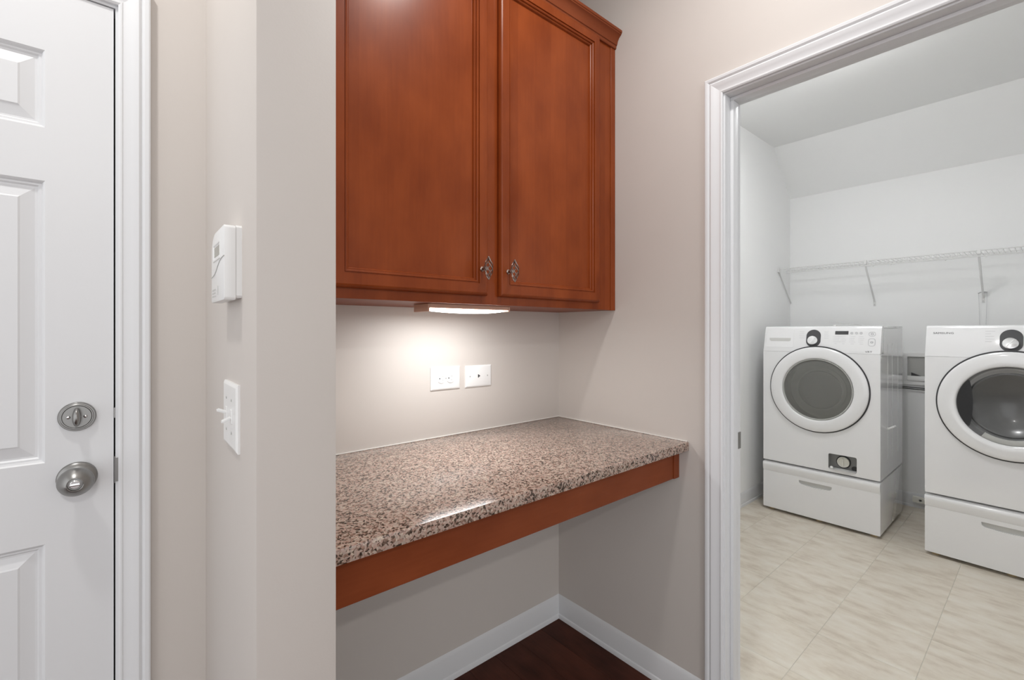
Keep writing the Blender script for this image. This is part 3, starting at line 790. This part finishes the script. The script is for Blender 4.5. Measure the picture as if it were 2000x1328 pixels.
    if not dryer:
        # soap drawer with its pull
        dw = MB()
        t = MB().plate(rrect(-0.327, -0.150, 0.030, 0.160, 0.006), [], -0.004, 0.0010, con(0, 0)).build('soap_drawer', 'white_enamel', r, 30)
        hole = [(-0.168, 0.098), (-0.168, 0.082), (-0.176, 0.074), (-0.296, 0.074), (-0.307, 0.082), (-0.309, 0.098)]
        MB().plate(hole, [], -0.002, 0.0014, con(0, 0)).build('pull_recess', 'pocket_plastic', t)
        MB().plate(rrect(0.096, 0.170, 0.126, 0.150, 0.001, 1), [], -0.002, 0.0012, con(0, 0)).build('display', 'charcoal_plastic', r)
        for k in (0.188, 0.213, 0.238):
            MB().lathe([(0.0085, -0.001), (0.0085, 0.0012), (0.0068, 0.0012), (0.0064, 0.0005), (0, 0.0005)], (0, 0, 0), 24, M=con(k, 0.136)).build('button', 'print_light', r)
        for yy, ry, nm in ((0.130, 0.0155, 'power_button'), (0.076, 0.026, 'start_button')):
            ow = rrect(0.289, 0.327, yy - ry, yy + ry, 0.0150, 6); iw = rrect(0.2925, 0.3235, yy - ry + 0.0035, yy + ry - 0.0035, 0.0118, 6)
            bt = MB().plate(ow, [iw], -0.001, 0.0012, con(-0.012, 0)).build(nm, 'print_light', r)
            ow = rrect(0.301, 0.315, yy - 0.006, yy + 0.006, 0.004, 3)
            MB().plate(ow, [rrect(0.304, 0.312, yy - 0.0035, yy + 0.0035, 0.002, 3)], -0.001, 0.0010, con(-0.012, 0)).build('symbol', 'print_grey', bt)
        MB().add(font_mesh('VRT', 0.0155, 0.0006), con(0.283, 0.013, 0.0004) @ Matrix.Diagonal((1.3, 1, 1, 1))).build('badge', 'print_dark', r)
    return r

Mw = facing_x((3.606, 1.043, 0))
dd = R(2.2)
Md = frame((-math.sin(dd), -math.cos(dd), 0), (-math.cos(dd), math.sin(dd), 0), (3.577, 0.147, 0))
pedestal(Mw, 'white drawer pedestal carrying the washer with the open filter bay')
pedestal(Md, 'white drawer pedestal carrying the dryer at the right edge')
machine(Mw, 'white front-loading washer with clear round window and open filter bay', 'washing_machine', False)
machine(Md, 'white front-loading dryer with dark smoked window at the right edge', 'tumble_dryer', True)

# loose item on the washer
pi = thing('paper_slip', 'thin curled white slip lying on top of the washer', 'paper', facing_x((3.80, 0.915, WT)))
t = bmesh.new(); rs = []
for i in range(15):
    f = i / 14; u = -0.10 + 0.20 * f
    z = 0.002 + 0.026 * (1 - f) ** 1.3 + 0.004 * math.sin(f * 9) ** 2
    rs.append([t.verts.new((u, z + 0.0015 * math.sin(5 * f + k), -0.06 + 0.12 * k / 4)) for k in range(5)])
for A, B in zip(rs, rs[1:]):
    for j in range(4): t.faces.new((A[j], A[j + 1], B[j + 1], B[j]))
bmesh.ops.solidify(t, geom=list(t.faces), thickness=0.0012)
bmesh.ops.recalc_face_normals(t, faces=t.faces)
MB().add(t).build('sheet', 'white_plastic', pi, 60)
MB().lathe([(0, 0), (0.012, 0.0), (0.012, 0.006), (0.009, 0.009), (0, 0.009)], (0, 0, 0), 20, M=Matrix.Translation((-0.065, 0.0002, 0.045)) @ Matrix.Rotation(R(-90), 4, 'X')).build('cap', 'white_plastic', pi, 40)

# ------------------------------------------------------------------ wire shelf on the back wall
SX, SZ = 4.205, 1.822
ws = thing('wire_shelf', 'white coated wire shelf along the laundry wall above the machines', 'shelf', Matrix.Translation((0, 0, 0)))
ya, yb_ = -0.97, LY1 - 0.012
MB().tube([(SX, ya, SZ), (SX, yb_, SZ)], 0.0032).build('front_rail', 'wire_coating', ws)
MB().tube([(SX, ya, SZ - 0.036), (SX, yb_ - 0.05, SZ - 0.036)], 0.0036).build('hanging_rail', 'wire_coating', ws)
MB().tube([(LX1 - 0.006, ya, SZ), (LX1 - 0.006, yb_, SZ)], 0.0030).build('back_rail', 'wire_coating', ws)
MB().tube([((SX + LX1) / 2, ya, SZ - 0.005), ((SX + LX1) / 2, yb_, SZ - 0.005)], 0.0026, 6).build('middle_rail', 'wire_coating', ws)
mb = MB(); y = ya + 0.01
while y < yb_ - 0.002:
    mb.tube([(LX1 - 0.004, y, SZ + 0.003), (SX + 0.004, y, SZ + 0.003), (SX - 0.001, y, SZ), (SX - 0.001, y, SZ - 0.036)], 0.0014, 5)
    y += 0.0254
tag(mb.build('deck_wires', 'wire_coating', ws), kind='stuff')
for by_ in (0.905, 0.312, -0.35):
    br = MB().tube([(SX + 0.002, by_, SZ - 0.018), (SX + 0.010, by_, SZ - 0.045), (LX1 - 0.012, by_, 1.548), (LX1 - 0.005, by_, 1.530)], 0.0062, 8).build('brace', 'wire_coating', ws)
    MB().box(SX - 0.008, SX + 0.012, by_ - 0.009, by_ + 0.009, SZ - 0.022, SZ + 0.006, 0.002).build('brace_hook', 'wire_coating', br)
    MB().box(LX1 - 0.005, LX1 - 0.0003, by_ - 0.008, by_ + 0.008, 1.497, 1.535, 0.002).build('brace_foot', 'wire_coating', br)
    MB().lathe([(0.003, 0), (0.003, 0.001), (0, 0.0015)], (0, 0, 0), 10, M=frame((0, -1, 0), (-1, 0, 0), (LX1 - 0.005, by_, 1.508))).build('screw', 'grey_plastic', br)
MB().box(SX - 0.02, SX + 0.03, yb_, LY1 - 0.0003, SZ - 0.030, SZ + 0.010, 0.003).build('end_bracket', 'wire_coating', ws)
MB().tube([(SX + 0.004, yb_ + 0.004, SZ - 0.028), (LX1 - 0.02, yb_ + 0.004, 1.560), (LX1 - 0.008, yb_ + 0.003, 1.545)], 0.0045, 8).build('end_brace', 'wire_coating', ws)
for cy in (0.86, 0.76, 0.47, 0.28):
    MB().box(SX - 0.004, SX + 0.008, cy - 0.004, cy + 0.004, SZ - 0.046, SZ - 0.034, 0.002).build('clip', 'wire_coating', ws)

# bead chain looped over the foot of the shelf brace
ch = thing('bead_chain', 'thin grey bead chain looped over the shelf brace above the dryer', 'chain', Matrix.Translation((4.452, 0.312, 1.556)))
pts = []
for i in range(70):
    a = i / 69
    if a < 0.45: f = a / 0.45; p = (0, 0.020 - 0.0 * f - 0.008 * (1 - f), -0.33 + 0.33 * f)
    elif a < 0.55: f = (a - 0.45) / 0.10; p = (0, 0.020 * math.cos(math.pi * f), 0.010 * math.sin(math.pi * f))
    else: f = (a - 0.55) / 0.45; p = (0, -0.020 + 0.008 * f, -0.33 * f)
    pts.append(p)
MB().tube(pts, 0.0007, 5).build('cord', 'print_light', ch)
bd = MB()
for i in range(0, 70):
    t = bmesh.new(); bmesh.ops.create_icosphere(t, subdivisions=1, radius=0.0024)
    bd.add(t, Matrix.Translation(pts[i]))
tag(bd.build('beads', 'print_light', ch), kind='stuff')
MB().tube([(0, 0.022, 0.004), (-0.004, 0.010, 0.012), (-0.004, -0.010, 0.004), (0, -0.022, 0.010), (0.003, 0.0, 0.016)], 0.003, 6, True).build('knot', 'print_light', ch)

# ------------------------------------------------------------------ wall box, cables, fitting behind the machines
wbx = thing('laundry_supply_box', 'white framed recessed supply box in the wall between the two machines', 'supply box', facing_x((LX1, 0.60, 0.905)))
MB().plate([(-0.13, 0), (0.13, 0), (0.13, 0.235), (-0.13, 0.235)], [[(-0.108, 0.03), (0.108, 0.03), (0.108, 0.208), (-0.108, 0.208)]], 0.0003, 0.012).build('frame', 'white_plastic', wbx)
MB().box(-0.107, 0.107, 0.031, 0.207, 0.0004, 0.0014).build('recess', 'grey_plastic', wbx)
MB().box(-0.107, 0.107, 0.031, 0.066, 0.0015, 0.020, 0.002).build('ledge', 'white_plastic', wbx)
MB().lathe([(0.013, 0), (0.013, 0.062), (0.009, 0.070), (0.009, 0.086), (0, 0.088)], (0, 0, 0), 16, M=Matrix.Translation((0.028, 0.0665, 0.017)) @ Matrix.Rotation(R(-90), 4, 'X')).build('valve', 'almond_plastic', wbx, 40)
MB().prism([(-0.085, 0.0665), (-0.03, 0.0665), (-0.085, 0.090)], 0.004, 0.016, axis=2).build('drain_cover', 'dark_plastic', wbx)
for k, (za, zb, lb) in enumerate(((0.898, 0.893, 'upper thin dark cable drooping below the supply box'), (0.889, 0.880, 'lower thin dark cable drooping below the supply box'))):
    pts = [(LX1 - 0.012 - 0.008 * k, 0.95 - i * 0.06, za + (zb - za) * i / 12 - 0.012 * math.sin(math.pi * i / 12)) for i in range(13)]
    tag(MB().tube(pts, 0.0035, 8).build('cable', 'rubber'), lb, 'cable', 'cables behind the machines')
ff = thing('floor_fitting', 'small off-white plastic fitting with a round port on the laundry baseboard', 'fitting', facing_x((LX1 - 0.0135, 0.60, 0.045)))
MB().box(-0.075, 0.10, 0.0, 0.042, 0, 0.028, 0.005).build('block', 'almond_plastic', ff)
MB().lathe([(0.009, 0), (0.009, 0.002), (0.006, 0.002), (0.006, 0.0005), (0, 0.0005)], (-0.030, 0.021, 0.0275), 20).build('port', 'grey_plastic', ff)

# ------------------------------------------------------------------ ceiling lamps
def downlight(x, y, watts, label):
    r = thing('recessed_light', label, 'ceiling light', Matrix.Translation((x, y, CEIL)), 'recessed hall ceiling lights')
    MB().lathe([(0.062, 0), (0.090, -0.001), (0.092, -0.004), (0.088, -0.007), (0.070, -0.008), (0.062, -0.004)], (0, 0, 0), 40, close=True).build('trim_ring', 'white_plastic', r, 40)
    MB().lathe([(0.061, -0.003), (0, -0.003)], (0, 0, 0), 40).build('lens', 'lamp_glass', r)
    l = bpy.data.lights.new('lamp_light', 'AREA'); l.shape = 'DISK'; l.size = 0.12; l.energy = watts; l.color = (1.0, 0.99, 0.97)
    o = bpy.data.objects.new('lamp_light', l); COL.objects.link(o); o.parent = r; o.location = (0, 0, -0.010)
downlight(0.86, 0.52, HALL_W, 'round recessed ceiling light in front of the alcove')
downlight(-0.38, 0.86, DOOR_W, 'round recessed ceiling light in front of the panelled door')
downlight(-0.34, -2.05, BACK_W, 'round recessed ceiling light far behind in the hall')
lr = thing('dome_light', 'round white dome light on the laundry ceiling', 'ceiling light', Matrix.Translation((2.72, 0.72, CEIL)))
MB().lathe([(0.10, 0), (0.10, -0.012), (0.09, -0.016), (0, -0.016)], (0, 0, 0), 48).build('base', 'white_plastic', lr, 40)
MB().lathe([(0.10, -0.0165), (0.160, -0.030), (0.168, -0.060), (0.158, -0.092), (0.12, -0.114), (0.05, -0.126), (0, -0.128)], (0, 0, 0), 48).build('dome', 'dome_glass', lr, 60)
l = bpy.data.lights.new('lamp_light', 'AREA'); l.shape = 'DISK'; l.size = 0.29; l.energy = LAUNDRY_W; l.color = (0.985, 0.99, 1.0)
o = bpy.data.objects.new('lamp_light', l); COL.objects.link(o); o.parent = lr; o.location = (0, 0, -0.132)
